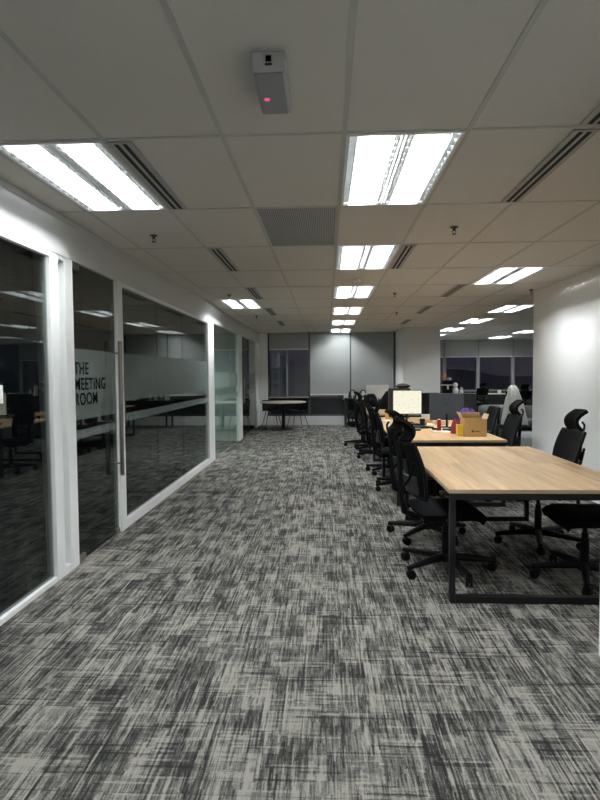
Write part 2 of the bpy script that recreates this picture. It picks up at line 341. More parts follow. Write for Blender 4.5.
# lettering on the door's frosted band
def letters(txt, size, y, z, x, par, mat, name='lettering', face='+X', sx=1.):
    cu = bpy.data.curves.new(name, 'FONT'); cu.body = txt; cu.size = size; cu.extrude = .0006; cu.offset = size * .014; cu.space_character = 1.08
    t = bpy.data.objects.new(name, cu); COL.objects.link(t); bpy.context.view_layer.update()
    me = bpy.data.meshes.new_from_object(t.evaluated_get(bpy.context.evaluated_depsgraph_get())); bpy.data.objects.remove(t)
    if face == '+X': R = Matrix(((0, 0, 1, x), (sx, 0, 0, y), (0, 1, 0, z), (0, 0, 0, 1)))
    else: R = Matrix(((sx, 0, 0, x), (0, 0, -1, y), (0, 1, 0, z), (0, 0, 0, 1)))
    me.transform(R); me.materials.clear(); me.materials.append(mat); o = bpy.data.objects.new(name, me); COL.objects.link(o); o.parent = par; o['label'] = 'black sans-serif words reading ' + txt; return o
for txt, z in (('THE', 1.480), ('MEETING', 1.355), ('ROOM', 1.235)):
    letters(txt, .137, 4.245, z, DX + .0082, dr, M['blackink'], sx=1.02)
trim(post(5.125, 5.25))
# bay B: three sheets butted together
frame_open(5.25, 9.10)
ys = [5.25, 6.40, 7.55, 9.10]
for a, b in zip(ys, ys[1:]):
    w = win(a + .003, b - .003, .09, 2.305, 'glass')
    film(w, a + .003, b - .003, 1.22, 1.68); film(w, a + .003, b - .003, 1.02, 1.10)
trim(post(9.10, 9.55))
# bay C: pale green glass, wall return, second door
w = win(9.55, 11.15, .01, 2.335, 'glass_green'); film(w, 9.55, 11.15, 1.22, 1.50); film(w, 9.55, 11.15, .98, 1.10)
trim(MB().box(LX - .75, LX - .08, 12.3, 12.36, 0, 2.34))
w = win(11.156, 12.25, .01, 2.335, 'glass_green'); film(w, 11.156, 12.25, 1.22, 1.50); film(w, 11.156, 12.25, .98, 1.10)
trim(post(12.25, 12.75))
d2 = struct('door_2', MB().box(DX - .006, DX + .006, 12.76, 13.85, .012, 2.335), M['glass'])
for x in (DX + .05,): MB().tube([(x, 12.9, .85), (x, 12.9, 1.35)], .014).tube([(x, 12.9, .9), (DX, 12.9, .9)], .008).tube([(x, 12.9, 1.3), (DX, 12.9, 1.3)], .008).build('pull_handle', M['steel'], d2)
w = win(13.86, 15.3, .01, 2.335, 'glass'); film(w, 13.86, 15.3, 1.22, 1.50); film(w, 13.86, 15.3, .98, 1.10)
trim(post(15.3, BACK))
# rooms behind the glass
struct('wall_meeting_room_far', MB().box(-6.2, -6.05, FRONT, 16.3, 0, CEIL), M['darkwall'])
struct('wall_partition_near', MB().box(-6.05, LX - .30, 3.985, 4.07, 0, CEIL).box(LX - .30, LX - .08, 3.99, 4.065, 0, CEIL), M['wall'])
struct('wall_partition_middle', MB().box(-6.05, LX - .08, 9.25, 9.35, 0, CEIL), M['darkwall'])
struct('wall_partition_far', MB().box(-6.05, LX - .76, 12.28, 12.38, 0, CEIL), M['wall'])

# right side: near column, long wall, far column
struct('wall_near_pillar', MB().box(1.405, 3.0, FRONT, 2.92, 0, CEIL), M['wall'])
struct('wall_right', MB().box(3.02, 3.3, 2.92, 8.38, 0, CEIL), M['wall'])
struct('wall_right_return', MB().box(3.3, 9., 8.2, 8.38, 0, CEIL), M['wall'])
struct('wall_far_pillar', MB().box(1.97, 2.90, 14.5, RBACK + .3, 0, CEIL), M['wall'])
struct('wall_east', MB().box(8.6, 8.8, 8.38, RBACK, 0, CEIL), M['wall'])
struct('wall_behind_camera', MB().box(LX - .06, 3., FRONT - .15, FRONT, 0, CEIL), M['wall'])

# back wall with three window bays
struct('wall_back', MB().box(-6.05, -1.68, BACK, BACK + .25, 0, CEIL).box(-1.68, 1.95, BACK, BACK + .25, 0, .26), M['wall'])
struct('wall_back_header', MB().box(-1.68, 1.95, BACK + .09, BACK + .25, 2.55, CEIL), M['wall'])
mb = MB()
for x in (-1.655, -.49, .685, 1.925): mb.box(x - .03, x + .03, BACK + .03, BACK + .15, .26, CEIL)
mb.box(-1.68, 1.95, BACK + .05, BACK + .13, .26, .31).box(-1.68, 1.95, BACK + .05, BACK + .13, .76, .80)
trim(mb, 'mullion')
for a, b in ((-1.625, -.52), (-.46, .655), (.715, 1.895)):
    struct('window_%d' % wn[0], MB().box(a, b, BACK + .10, BACK + .11, .80, 2.60), M['glass_win']); wn[0] += 1
trim(MB().box(-1.15, -1.11, BACK + .06, BACK + .10, .80, 2.55), 'mullion2')
for k, (a, b) in enumerate(((-1.625, -.52), (-.46, .655), (.715, 1.895))):
    trim(MB().box(a, b, BACK + .085, BACK + .095, .31, .76), 'darkpanel')
trim(MB().box(-1.66, -.50, BACK - .10, BACK + .05, .79, .815, .004), 'ledge')
def blind(x0, x1, y, zb, label, group=None, zt=CEIL - .002):
    t = thing('roller_blind', label, 'blind', ((x0 + x1) / 2, y, zb), 0, group); w = (x1 - x0) / 2
    MB().box(-w, w, -.003, .003, .02, zt - zb).build('blind_fabric', M['blind'], t)
    MB().box(-w, w, -.010, .010, -.012, .02, .004).build('bottom_bar', M['blind_bar'], t); return t
bl = blind(-1.635, -.51, BACK + .015, 2.17, 'grey roller blind drawn only a little way down above the round table')
MB().tube([(.545, -.01, .2), (.545, -.01, -.80)], .004, 6).build('pull_chain', M['steel'], bl); 
blind(-.465, .665, BACK + .015, .87, 'grey roller blind pulled far down, the middle one of the back wall')
blind(.705, 1.900, BACK + .015, .87, 'grey roller blind pulled far down, right beside the pale far pillar')

# window wall of the open area on the right
struct('wall_east_back', MB().box(2.90, 8.6, RBACK, RBACK + .25, 0, .30), M['darkwall'])
xs = [3.05, 4.22, 5.40, 6.62, 7.42, 8.55]
mb = MB()
for x in xs: mb.box(x - .055, x + .055, RBACK, RBACK + .15, .30, CEIL)
mb.box(3., 8.6, RBACK + .02, RBACK + .13, .80, .86); trim(mb, 'mullion2')
for a, b in zip(xs, xs[1:]):
    struct('window_%d' % wn[0], MB().box(a + .055, b - .055, RBACK + .08, RBACK + .09, .86, CEIL), M['glass_win']); wn[0] += 1
    trim(MB().box(a + .055, b - .055, RBACK + .08, RBACK + .10, .30, .80), 'darkpanel')
BL = ['left of the three grey blinds past the far pillar, above the dark glass', 'middle of the grey blinds in the open area on the right, above the dark glass',
      'grey roller blind in the open area over the white draped cloth', 'grey roller blind half hidden by the edge of the right wall']
for k, (a, b) in enumerate(list(zip(xs, xs[1:]))[:1]): blind(a + .06, b - .06, RBACK - .02, 2.03, 'narrow strip of grey roller blind right next to the far pillar')
for k, (a, b) in enumerate(list(zip(xs, xs[1:]))[1:4]):
    blind(a + .03, b - .03, RBACK - .02, 2.03, ('grey roller blind over the first full dark window right of the far pillar', 'grey roller blind over the second full dark window right of the far pillar', 'grey roller blind at the edge of the right wall, above the white cloth')[k])

# hills and town outside
def ridge(name, y, base, amp, seed, mat):
    rnd = random.Random(seed); ph = [rnd.uniform(0, 6) for _ in range(6)]
    def h(x): return base + amp * sum(math.sin(x * .012 * (k + 1) * 1.4 + ph[k]) / (k + 1.2) for k in range(6))
    mb = MB(); n = 90
    mb.grid(lambda u, v: (-500 + 1300 * u, y + 60 * v, (-60 if v < .34 else h(-500 + 1300 * u) * (1 if v < .67 else .9)) if v > 0 else -60), n, 3)
    struct(name, mb, mat)
ridge('hills', 520, 3, 5, 3, M['hill'])
struct('town_ground', MB().box(-600, 900, 40, 600, -62, -60), M['hill'])

# ------------------------------------------------------------------ ceiling fittings
def make_light():
    t = thing('ceiling_light', '', 'ceiling light')
    w, l = .288, .588
    MB().box(-w, -w + .016, -l, l, -.003, .012).box(w - .016, w, -l, l, -.003, .012).box(-w + .016, w - .016, -l, -l + .02, -.003, .012).box(-w + .016, w - .016, l - .02, l, -.003, .012).build('frame', M['paint'], t)
    MB().box(-w, w, -l, l, .10, .105).box(-w, -w + .004, -l, l, .012, .10).box(w - .004, w, -l, l, .012, .10).box(-w, w, -l, -l + .004, .012, .10).box(-w, w, l - .004, l, .012, .10).build('reflector', M['reflector'], t)
    for x in (-.205, -.075, .075, .205) if False else (-.14, .14):
        MB().tube([(x, -l + .03, .072), (x, l - .03, .072)], .014, 10).build('tube', M['tube'], t)
    mb = MB()
    for k in range(1, 14):
        y = -l + 2 * l * k / 14
        mb.box(-w + .016, -.022, y - .0012, y + .0012, .0, .034).box(.022, w - .016, y - .0012, y + .0012, .0, .034)
    mb.box(-.022, -.018, -l + .02, l - .02, .0, .04).box(.018, .022, -l + .02, l - .02, .0, .04).box(-.003, .003, -l + .02, l - .02, .0, .03)
    for x in (-.045, .045): mb.box(x - .001, x + .001, -l + .02, l - .02, .0, .03)
    for x in (-.235, .235): mb.box(x - .001, x + .001, -l + .02, l - .02, .0, .055)
    mb.build('louvre', M['louvre'], t); return t
lab = {(1, 0): 'largest louvred ceiling light, just right of the boxy emergency lamp', (1, 2): 'second louvred light from the front in the central ceiling row', (1, 4): 'third louvred light from the front in the central ceiling row',
       (1, 6): 'fourth louvred light from the front in the central ceiling row', (1, 8): 'fifth louvred light in the central ceiling row, small and far', (1, 10): 'farthest louvred light of the central row, against the grey blinds',
       (-2, 0): 'big louvred ceiling light at upper left, beside the white fascia over the glass', (-2, 5): 'small louvred light on the left near the fascia, halfway down the room',
       (4, 3): 'louvred light on the right, the nearest one to the white right wall', (6, 6): 'second light of the right ceiling row, cut by the corner of the right wall', (6, 8): 'third light of the right ceiling row, further towards the far pillar',
       (6, 10): 'light of the right ceiling row next to the top of the far pillar', (10, 11): 'far light in the open area, hugging the edge of the right wall',
       (10, 13): 'small far light near the second window blind of the open area', (6, 12): 'smallest far light just past the far pillar'}
L0 = None
for ij in LIGHTS:
    a, b = cell(*ij); loc = (a + .3, b + .6, CEIL)
    if L0 is None: L0 = make_light(); L0.location = loc; L0['label'] = lab[ij]
    else: dup(L0, loc, 0, lab.get(ij, 'louvred ceiling light overhead near the camera'), None if ij in lab else 'ceiling lights behind the camera')

dup(L0, (-2.8, 10.6, CEIL), 0, 'ceiling light inside the small glazed room past the meeting room')
def slot_diffuser(x0, x1, y0, y1, label, n=2, mat='diff'):
    t = thing('air_diffuser', label, 'air vent', ((x0 + x1) / 2, (y0 + y1) / 2, CEIL)); w, l = (x1 - x0) / 2, (y1 - y0) / 2
    MB().box(-w, w, -l, l, -.006, .002, .001).build('frame', M[mat], t)
    for k in range(n):
        x = -w + (2 * w) * (k + 1) / (n + 1) if n > 1 else 0
        MB().box(x - .011, x + .011, -l + .015, l - .015, -.0075, -.005).build('slot', M['slot'], t)
slot_diffuser(1.20, 1.325, 2.83, 3.97, 'slotted ceiling vent at upper right, beside the plain tile right of the largest light')
slot_diffuser(1.20, 1.325, 1.63, 2.77, 'slotted ceiling vent cut off by the right edge of the photo')
slot_diffuser(-1.10, -.97, 2.83, 3.97, 'slotted ceiling vent right beside the big upper left light')
slot_diffuser(-1.10, -.97, 5.23, 6.37, 'second slotted vent of the left row, beyond the big upper left light')
slot_diffuser(-1.10, -.97, 7.63, 8.77, 'third slotted vent of the left row, in front of the small left light')
slot_diffuser(-1.10, -.97, 10.03, 11.17, 'fourth vent of the left row, dark and narrow past the small left light')
slot_diffuser(-1.10, -.97, 12.43, 13.57, 'farthest vent of the left row, close to the back blinds')
slot_diffuser(.70, .83, 5.23, 6.37, 'slotted vent right beside the second central light')
slot_diffuser(1.74, 1.87, 7.63, 8.77, 'dark slotted vent between the third central light and the right wall')
slot_diffuser(1.74, 1.87, 10.03, 11.17, 'small dark vent on the right, fourth row of the ceiling')
slot_diffuser(1.74, 1.87, 12.43, 13.57, 'tiny dark vent just in front of the far pillar')
a, b = cell(*GRILLE)
t = thing('air_return_grille', 'dark grey perforated square of ceiling left of the central lights', 'air vent', (a + .3, b + .6, CEIL))
MB().box(-.285, .285, -.585, .585, .002, .012).build('perforated_panel', M['perf'], t)
MB().box(-.288, -.280, -.588, .588, -.001, .014).box(.280, .288, -.588, .588, -.001, .014).box(-.28, .28, -.588, -.580, -.001, .014).box(-.28, .28, .580, .588, -.001, .014).build('frame', M['grid'], t)

# emergency lamp on the ceiling
t = thing('emergency_light', 'boxy grey emergency lamp with a red glow under the ceiling', 'emergency light', (-.205, 2.225, CEIL))
MB().box(-.062, .062, -.14, .20, -.068, 0, .004).build('housing', M['emerg'], t)
MB().box(-.055, .050, -.128, .192, -.074, -.066, .003).build('lens', M['emdiff'], t)
MB().box(-.010, .010, -.1435, -.139, -.036, -.016).build('test_button', M['blackink'], t)
MB().box(-.013, .013, -.1425, -.139, -.050, -.043).build('label_strip', M['greyplastic'], t)
MB().tube([(-.026, .06, -.0742), (-.026, .06, -.0765)], .012, 14).build('indicator', M['led'], t, label='small red glowing indicator')
def sprinkler(x, y, label):
    t = thing('sprinkler', label, 'sprinkler', (x, y, CEIL))
    MB().lathe([(.032, -.001), (.032, -.006), (.012, -.012), (.012, -.03)], 16).build('escutcheon', M['mullion'], t)
    MB().tube([(-.011, 0, -.03), (-.013, 0, -.045), (0, 0, -.056)], .003, 6).tube([(.011, 0, -.03), (.013, 0, -.045), (0, 0, -.056)], .003, 6).lathe([(.016, -.056), (.017, -.059)], 12).build('deflector', M['mullion'], t)
sprinkler(1.03, 4.62, 'dark fire sprinkler right of the largest ceiling light')
sprinkler(-1.44, 4.70, 'dark fire sprinkler behind the big upper left light')
sprinkler(-1.42, 8.25, 'fire sprinkler just in front of the small left light')
sprinkler(1.0, 8.3, 'fire sprinkler to the right of the third central light')
sprinkler(2.90, 8.15, 'fire sprinkler close to the corner of the right wall')
sprinkler(1.35, 10.9, 'small fire sprinkler right of the fourth central light')
sprinkler(-1.40, 11.3, 'small fire sprinkler past the small left light')
def smoke(x, y, label): tag(MB().lathe([(.055, -.001), (.055, -.012), (.045, -.035), (.02, -.042), (.001, -.042)], 20, (0, 0, 0)).build('smoke_detector', M['paint'], None, True), label, 'smoke detector').location = (x, y, CEIL)
smoke(.38, 7.04, 'round white smoke detector between the second and third central lights')
smoke(-.22, 13.2, 'round white smoke detector near the back blinds')

# ------------------------------------------------------------------ tables
def make_table(W, Lg, H, label, loc, top='oak', rz=0, group=None, legs=True):
    t = thing('work_table', label, 'table', loc, rz, group)
    w, l = W / 2, Lg / 2
    MB().box(-w, w, -l, l, H - .004, H, .001).box(-w + .001, w - .001, -l + .001, l - .001, H - .012, H - .003).build('tabletop', M[top], t)
    MB().box(-w, w, -l, l, H - .025, H - .0045).build('edge_band', M['edge'], t)
    for s in (-1, 1):
        y = s * (l - .035); m = MB(); q = .025
        m.box(-w + .01, -w + .045, y - q, y + q, 0, H - .026, .003).box(w - .045, w - .01, y - q, y + q, 0, H - .026, .003)
        m.box(-w + .045, w - .045, y - q, y + q, 0, .045, .003).box(-w + .045, w - .045, y - q, y + q, H - .070, H - .026, .003)
        m.build('leg_frame', M['black'], t)
    m = MB()
    for s in (-1, 1): m.box(s * (w - .2) - .015, s * (w - .2) + .015, -l + .06, l - .06, H - .066, H - .026)
    m.build('under_rail', M['black'], t); return t
TH = .735
make_table(1.23, 2.09, TH, 'nearest oak-topped meeting table with black loop legs', (1.385, 4.595, 0))
make_table(1.20, 1.62, TH, 'second oak table, with a cardboard box on its right end', (1.36, 6.98, 0), 'oak2')
make_table(1.20, 1.62, TH, 'third oak table, the one carrying the lit screen', (1.36, 8.605, 0), 'oak2')
make_table(1.20, 1.62, TH, 'fourth oak table in the row, behind the lit screen', (1.36, 11.00, 0), 'oak2')
make_table(1.20, 1.62, TH, 'farthest oak table of the row, in front of the back blinds', (1.36, 12.63, 0), 'oak2')

# ------------------------------------------------------------------ office chairs
def caster_mb(x, y, a):
    m = MB(); m.xf = Matrix.Translation((x, y, 0)) @ Matrix.Rotation(a, 4, 'Z')
    for s in (-1, 1): m.lathe([(.014, s * .007), (.032, s * .008), (.034, s * .014), (.032, s * .023), (.014, s * .026)], 16, (0, .012, .034), 'X')
    m.lathe([(.009, .03), (.009, .075)], 8); m.box(-.009, .009, -.012, .03, .035, .062, .004); return m
def make_chair():
    t = thing('office_chair', '', 'chair', group='black mesh office chairs')
    mb = MB(); mb.lathe([(.05, .075), (.052, .10), (.042, .125), (.030, .135)], 20)
    arms = []
    for k in range(5):
        a = 2 * PI * k / 5 + .3; c, s = math.cos(a), math.sin(a); arms.append((c * .35, s * .35, a))
        mb.tube([(c * .03, s * .03, .105), (c * .15, s * .15, .10), (c * .29, s * .29, .09), (c * .362, s * .362, .083)], [.030, .026, .021, .017], 8)
    base = mb.build('star_base', M['plastic'], t, True)
    for x, y, a in arms: caster_mb(x, y, a + 1.1).build('caster', M['plastic'], base, True)
    MB().lathe([(.030, .12), (.030, .30), (.024, .30), (.024, .34), (.016, .34), (.016, .41)], 18).build('gas_column', M['plastic'], t, True)
    MB().box(-.10, .10, -.13, .12, .395, .43, .01).tube([(.08, .02, .41), (.24, .04, .405)], .006).box(-.02, .02, -.27, -.10, .40, .425, .006).build('tilt_mechanism', M['plastic'], t, True)
    # seat cushion
    def seat(u, v):
        x = (u - .5) * .50; y = (v - .5) * .49
        e = max(abs(u - .5), abs(v - .5)) * 2; return (x * (1 - .06 * (abs(v - .5) * 2) ** 4), y * (1 - .08 * (abs(u - .5) * 2) ** 4), .505 - .03 * e ** 6 - (.035 * max(0, (v - .75) * 4) ** 2))
    MB().grid(seat, 16, 16, .055).build('seat', M['cloth'], t, True)
    MB().box(-.22, .22, -.21, .20, .428, .450, .01).build('seat_pan', M['plastic'], t, True)
    # backrest: mesh panel in a bowed frame, leaning back
    def bp(u, v):
        z = .57 + .40 * v; wd = .225 - .02 * (1 - v) ** 2 * 2 - .025 * v ** 3; x = (u - .5) * 2 * wd
        y = -.235 - .10 * v + .028 * math.sin(v * PI * .9) + .035 * (abs(u - .5) * 2) ** 2; return (x, y, z)
    back = MB().grid(bp, 14, 12, .006).build('backrest', M['mesh'], t, True)
    rim = []
    for k in range(13): rim.append(bp(0, k / 12))
    for k in range(1, 13): rim.append(bp(k / 12, 1))
    for k in range(1, 13): rim.append(bp(1, 1 - k / 12))
    for k in range(1, 12): rim.append(bp(1 - k / 12, 0))
    rim.append(rim[0]); MB().tube(rim, .013, 8).build('back_frame', M['plastic'], t, True)
    MB().tube([(0, -.23, .415), (0, -.31, .45), (0, -.335, .60), (0, -.345, .80), (0, -.365, .97)], [.024, .026, .022, .018, .014], 8).tube([(0, -.33, .62), (-.12, -.30, .72), (-.19, -.29, .84)], .011, 8).tube([(0, -.33, .62), (.12, -.30, .72), (.19, -.29, .84)], .011, 8).build('back_spine', M['plastic'], t, True)
    MB().grid(lambda u, v: ((u - .5) * (.30 + .06 * v), -.262 - .03 * v - .03 + .04 * (abs(u - .5) * 2) ** 2, .60 + .13 * v), 10, 6, .018).build('lumbar_support', M['greyplastic'], t, True)
    # headrest
    hr = MB().grid(lambda u, v: ((u - .5) * (.25 - .03 * v), -.355 + .055 * math.sin(v * PI * .95) + .035 * (abs(u - .5) * 2) ** 2 - .05 * v ** 2, .985 + .145 * v), 12, 10, .026).build('headrest', M['cloth'], t, True)
    MB().tube([(0, -.362, .95), (0, -.380, .985), (0, -.382, 1.02), (0, -.362, 1.045)], .010, 8).build('headrest_bracket', M['plastic'], t, True)
    for s in (-1, 1):
        m = MB().tube([(s * .20, -.06, .435), (s * .275, -.06, .44), (s * .285, -.06, .48), (s * .28, -.05, .60), (s * .28, .00, .632)], [.014, .015, .014, .012, .012], 8)
        a = m.build('armrest', M['plastic'], t, True)
        MB().box(s * .28 - .035, s * .28 + .035, -.13, .13, .632, .656, .010).build('arm_pad', M['greyplastic'], a, True)
    return t
CH = make_chair(); first = [True]
def chair(x, y, rz, label):
    if first[0]: CH.location = (x, y, 0); CH.rotation_euler = (0, 0, rz); CH['label'] = label; first[0] = False; return CH
    return dup(CH, (x, y, 0), rz, label)
HP = PI / 2
chair(.88, 4.17, -HP + .10, 'black mesh office chair nearest on the left side of the nearest oak table')
chair(.90, 5.04, -HP + .24, 'black mesh office chair on the left of the nearest oak table, by its far corner')
chair(.93, 7.15, -HP - .1, 'black mesh office chair at the left side of the second oak table')
chair(.92, 8.30, -HP + .15, 'black mesh office chair in the left row, just in front of the lit screen')
chair(.86, 9.82, -HP - .2, 'black mesh office chair in the gap between the third and fourth oak tables')
r6 = chair(.88, 10.65, -HP + .1, 'black mesh office chair at the left of the fourth oak table')
r5 = chair(.72, 11.34, -HP + .5, 'far black office chair sticking out furthest into the aisle')
chair(1.81, 4.86, HP + .03, 'black high-back office chair whose headrest stands out against the white right wall')
chair(1.82, 4.01, HP - .05, 'black office chair at the near right of the nearest oak table, seen only under it')
chair(1.90, 6.62, HP + .02, 'black office chair with headrest right of the cardboard box, in front of the sofa')
r4 = chair(2.14, 8.22, HP + .05, 'black office chair without headrest directly behind the cardboard box')
for o in list(r4.children_recursive) + list(r5.children_recursive) + list(r6.children_recursive):
    if o.name.startswith('headrest'): bpy.data.objects.remove(o)
for o in CH.children:
    if o.name.startswith('star_base'): o.rotation_euler = (0, 0, -.14)

# ------------------------------------------------------------------ things on the tables
def monitor(label, loc, rz, w, h, screen, shell, lift=.12, mark=False):
    t = thing('monitor', label, 'monitor', loc, rz)
    MB().box(-w / 2, w / 2, -.008, .018, lift, lift + h, .005).build('shell', M[shell], t)
    MB().box(-w / 2 + .008, w / 2 - .008, -.0095, -.007, lift + .012, lift + h - .008).build('screen', M[screen], t)
    MB().tube([(0, .035, .008), (0, .03, lift + h * .25)], .014, 8).box(-.09, .09, -.06, .09, 0, .010, .003).build('stand', M[shell if shell == 'silver' else 'plastic'], t)
    if mark: MB().box(-.035, .035, .0178, .0192, lift + h * .60, lift + h * .615).build('badge', M['black'], t)
    return t
def on(px_x, y): return px_x
monitor('bright lit monitor showing a pale page, on the third oak table', (1.19, 8.35, TH), .05, .43, .36, 'screen', 'plastic', .125)
monitor('dark monitor seen from behind, just right of the bright lit screen', (1.53, 8.75, TH), PI + .2, .40, .33, 'plastic', 'plastic', .10)
monitor('large slate monitor seen from behind, in front of the cardboard box', (1.61, 7.62, TH), PI - .04, .44, .36, 'plastic', 'monback', .10, True)
monitor('silver monitor seen from behind, against the grey blinds', (1.13, 12.55, TH), PI, .50, .28, 'plastic', 'silver', .20)
monitor('dark monitor seen almost edge-on, left of the bright lit screen', (1.26, 9.25, TH), HP + .5, .42, .33, 'plastic', 'plastic', .10)

t = thing('cardboard_box', 'open brown cardboard box on the right end of the second oak table', 'box', (1.71, 6.62, TH), 0)
bw, bd, bh = .125, .11, .20
m = MB().box(-bw, bw, -bd, -bd + .004, 0, bh).box(-bw, bw, bd - .004, bd, 0, bh).box(-bw, -bw + .004, -bd + .004, bd - .004, 0, bh).box(bw - .004, bw, -bd + .004, bd - .004, 0, bh).box(-bw, bw, -bd, bd, 0, .004)
m.build('carton', M['card'], t)
MB().box(-.004, 0, -bd + .005, bd - .005, 0, .10, rot=Matrix.Rotation(-.5, 4, 'Y')).build('flap', M['cardin'], t).location = (-bw - .02, 0, bh - .02)
MB().box(0, .004, -bd + .005, bd - .005, 0, .08, rot=Matrix.Rotation(.35, 4, 'Y')).build('flap', M['cardin'], t).location = (bw + .008, 0, bh - .02)
MB().box(-.10, .10, 0, .003, 0, .09, rot=Matrix.Rotation(.4, 4, 'X')).build('flap', M['cardin'], t).location = (0, bd + .01, bh - .02)
MB().lathe([(.014, -.0005), (.014, .0005)], 16, (-.035, -bd - .0005, .062), 'Y').box(-.012, .045, -bd - .001, -bd, .056, .066).build('print_mark', M['inkbrown'], t, label='dark round stamp and line of print')
tag(MB().box(-.032, .032, -.05, .05, 0, .13, .004).build('yellow_carton', M['yellow']), 'small yellow carton touching the left of the cardboard box', 'carton').location = (1.548, 6.60, TH)
def lump(name, mat, cx, cy, z0, rx, ry, h, seed, label, cat):
    rnd = random.Random(seed); ph = [rnd.uniform(0, 6) for _ in range(8)]
    def f(u, v):
        a = 2 * PI * u; r = math.cos(v * PI / 2) ** .6; k = 1 + .16 * math.sin(3 * a + ph[0]) + .10 * math.sin(5 * a + ph[1] + 3 * v)
        return (rx * r * k * math.cos(a), ry * r * k * math.sin(a), h * math.sin(v * PI / 2) * (1 + .12 * math.sin(4 * a + ph[2])) + .004)
    o = MB().grid(f, 28, 10).build(name, mat, None, True); bmesh_close(o); o.location = (cx, cy, z0); return tag(o, label, cat)
def bmesh_close(o):
    b = bmesh.new(); b.from_mesh(o.data); bmesh.ops.remove_doubles(b, verts=b.verts, dist=.0005); es = [e for e in b.edges if e.is_boundary]
    if es: bmesh.ops.holes_fill(b, edges=es)
    bmesh.ops.recalc_face_normals(b, faces=b.faces); b.to_mesh(o.data); b.free()
lump('folded_cloth', M['purple'], 1.73, 6.98, TH, .13, .10, .27, 3, 'purple bundled cloth peeping up behind the cardboard box', 'cloth')
lump('cloth_bag', M['crimson'], 1.55, 6.84, TH, .05, .05, .16, 4, 'crimson cloth bag at the left behind the cardboard box', 'bag')
t = thing('drink_can', 'red drink can left of the slate monitor', 'can', (1.43, 7.20, TH))
MB().lathe([(.021, 0), (.027, .006), (.027, .135), (.021, .145)], 20).build('can_body', M['red'], t, True)
MB().lathe([(.020, .144), (.020, .147)], 20).build('lid', M['silver'], t)
def keyboard(x, y, rz, label, mat='plastic'):
    t = thing('keyboard', label, 'keyboard', (x, y, TH), rz); MB().box(-.21, .21, -.065, .065, 0, .016, .004).build('case', M[mat], t)
    m = MB()
    for r in range(5):
        for c in range(14): m.box(-.20 + c * .0285, -.20 + c * .0285 + .024, -.055 + r * .022, -.055 + r * .022 + .018, .016, .022)
    m.build('keys', M['greyplastic' if mat == 'plastic' else 'paper'], t)
keyboard(1.70, 7.24, .05, 'black keyboard in front of the slate monitor')
keyboard(1.15, 8.05, -.3, 'dark keyboard below the lit screen, half hidden by chairs')
def sheet(x, y, z, w, d, rz, label, name='paper_sheet', mat='paper', h=.004):
    o = tag(MB().box(-w / 2, w / 2, -d / 2, d / 2, 0, h, .001).build(name, M[mat]), label, 'paper'); o.location = (x, y, z); o.rotation_euler = (0, 0, rz); return o
sheet(1.42, 7.02, TH, .22, .13, .2, 'white paper stack in front of the black keyboard', 'paper_stack', h=.012)
sheet(1.55, 7.45, TH, .16, .22, .5, 'white sheet between the red can and the slate monitor')
sheet(1.50, 8.10, TH, .21, .29, -.2, 'white sheet right of the lit screen')
tag(MB().box(-.055, .055, -.04, .04, 0, .12, .004).build('snack_packet', M['paper']), 'pale packet just right of the lit screen', 'packet').location = (1.47, 8.42, TH)
tag(MB().box(-.06, .06, -.035, .035, 0, .055, .004).build('tissue_box', M['orange']), 'small rust-orange box in front of the pale packet', 'box').location = (1.50, 8.26, TH)
sheet(1.28, 7.62, TH, .21, .29, .3, 'dark notebook lying left of the white sheet', 'notebook', 'plastic', .018)
sheet(1.06, 7.30, TH, .30, .21, -.15, 'closed dark laptop on the left part of the second oak table', 'laptop', 'greyplastic', .020)['category'] = 'laptop'
sheet(1.62, 8.05, TH, .20, .14, .1, 'pale flat carton behind the slate monitor, at its left', 'flat_carton', 'cardin', .06)['category'] = 'carton'
sheet(.90, 8.42, TH, .12, .18, .2, 'small stack of white notes left of the lit screen', 'note_stack', 'paper', .03)
tag(MB().lathe([(.03, 0), (.037, .01), (.037, .10), (.032, .10), (.032, .02), (.001, .015)], 20).build('coffee_mug', M['greyplastic'], None, True), 'dark mug in front of the lit screen', 'mug').location = (1.33, 7.85, TH)
for k in range(2): tag(MB().box(-.04, .04, -.03, .03, 0, .022, .010).build('computer_mouse', M['plastic']), ('black computer mouse right of the black keyboard', 'black computer mouse beneath the lit screen')[k], 'mouse').location = ((1.40, 7.32, TH), (1.38, 8.02, TH))[k]

t = thing('orange_carton', 'orange carton with a dark round mark, left of the lit screen', 'carton', (1.02, 9.08, TH))
MB().box(-.075, .075, -.05, .05, 0, .14, .004).build('carton', M['orange'], t)
MB().lathe([(.035, -.0006), (.035, .0006)], 20, (0, -.0508, .06), 'Y').build('round_mark', M['inkbrown'], t)

# second bench: bits of clutter
def headset_stand(x, y, z, label, s=1.):
    t = thing('headphone_stand', label, 'headphones', (x, y, z), 0)
    MB().lathe([(.05, 0), (.05, .012), (.012, .02), (.010, .20), (.035, .21), (.035, .225)], 16).box(-.03, .03, -.02, .02, .08, .20, .01).build('stand', M['white'], t, True)
    hp = MB().tube([(.085 * math.cos(a), 0, .15 + .10 * math.sin(a)) for a in [PI * k / 12 for k in range(-1, 14)]], .014, 8)
    h = hp.build('headphones', M['plastic'], t, True)
    for q in (-1, 1): MB().lathe([(.035, q * .065), (.042, q * .075), (.042, q * .10), (.03, q * .105)], 16, (0, 0, .10), 'X').build('ear_cup', M['plastic'], h, True)
DZ = .765
headset_stand(.71, 15.45, DZ, 'black headphones on a white stand, left one on the far black desk')
headset_stand(1.00, 15.40, DZ, 'black headphones on a white stand, right one on the far black desk')
tag(MB().box(-.06, .06, -.05, .05, 0, .11, .005).build('white_carton', M['paper']), 'small white carton at the left end of the far black desk', 'carton').location = (.53, 15.42, DZ)
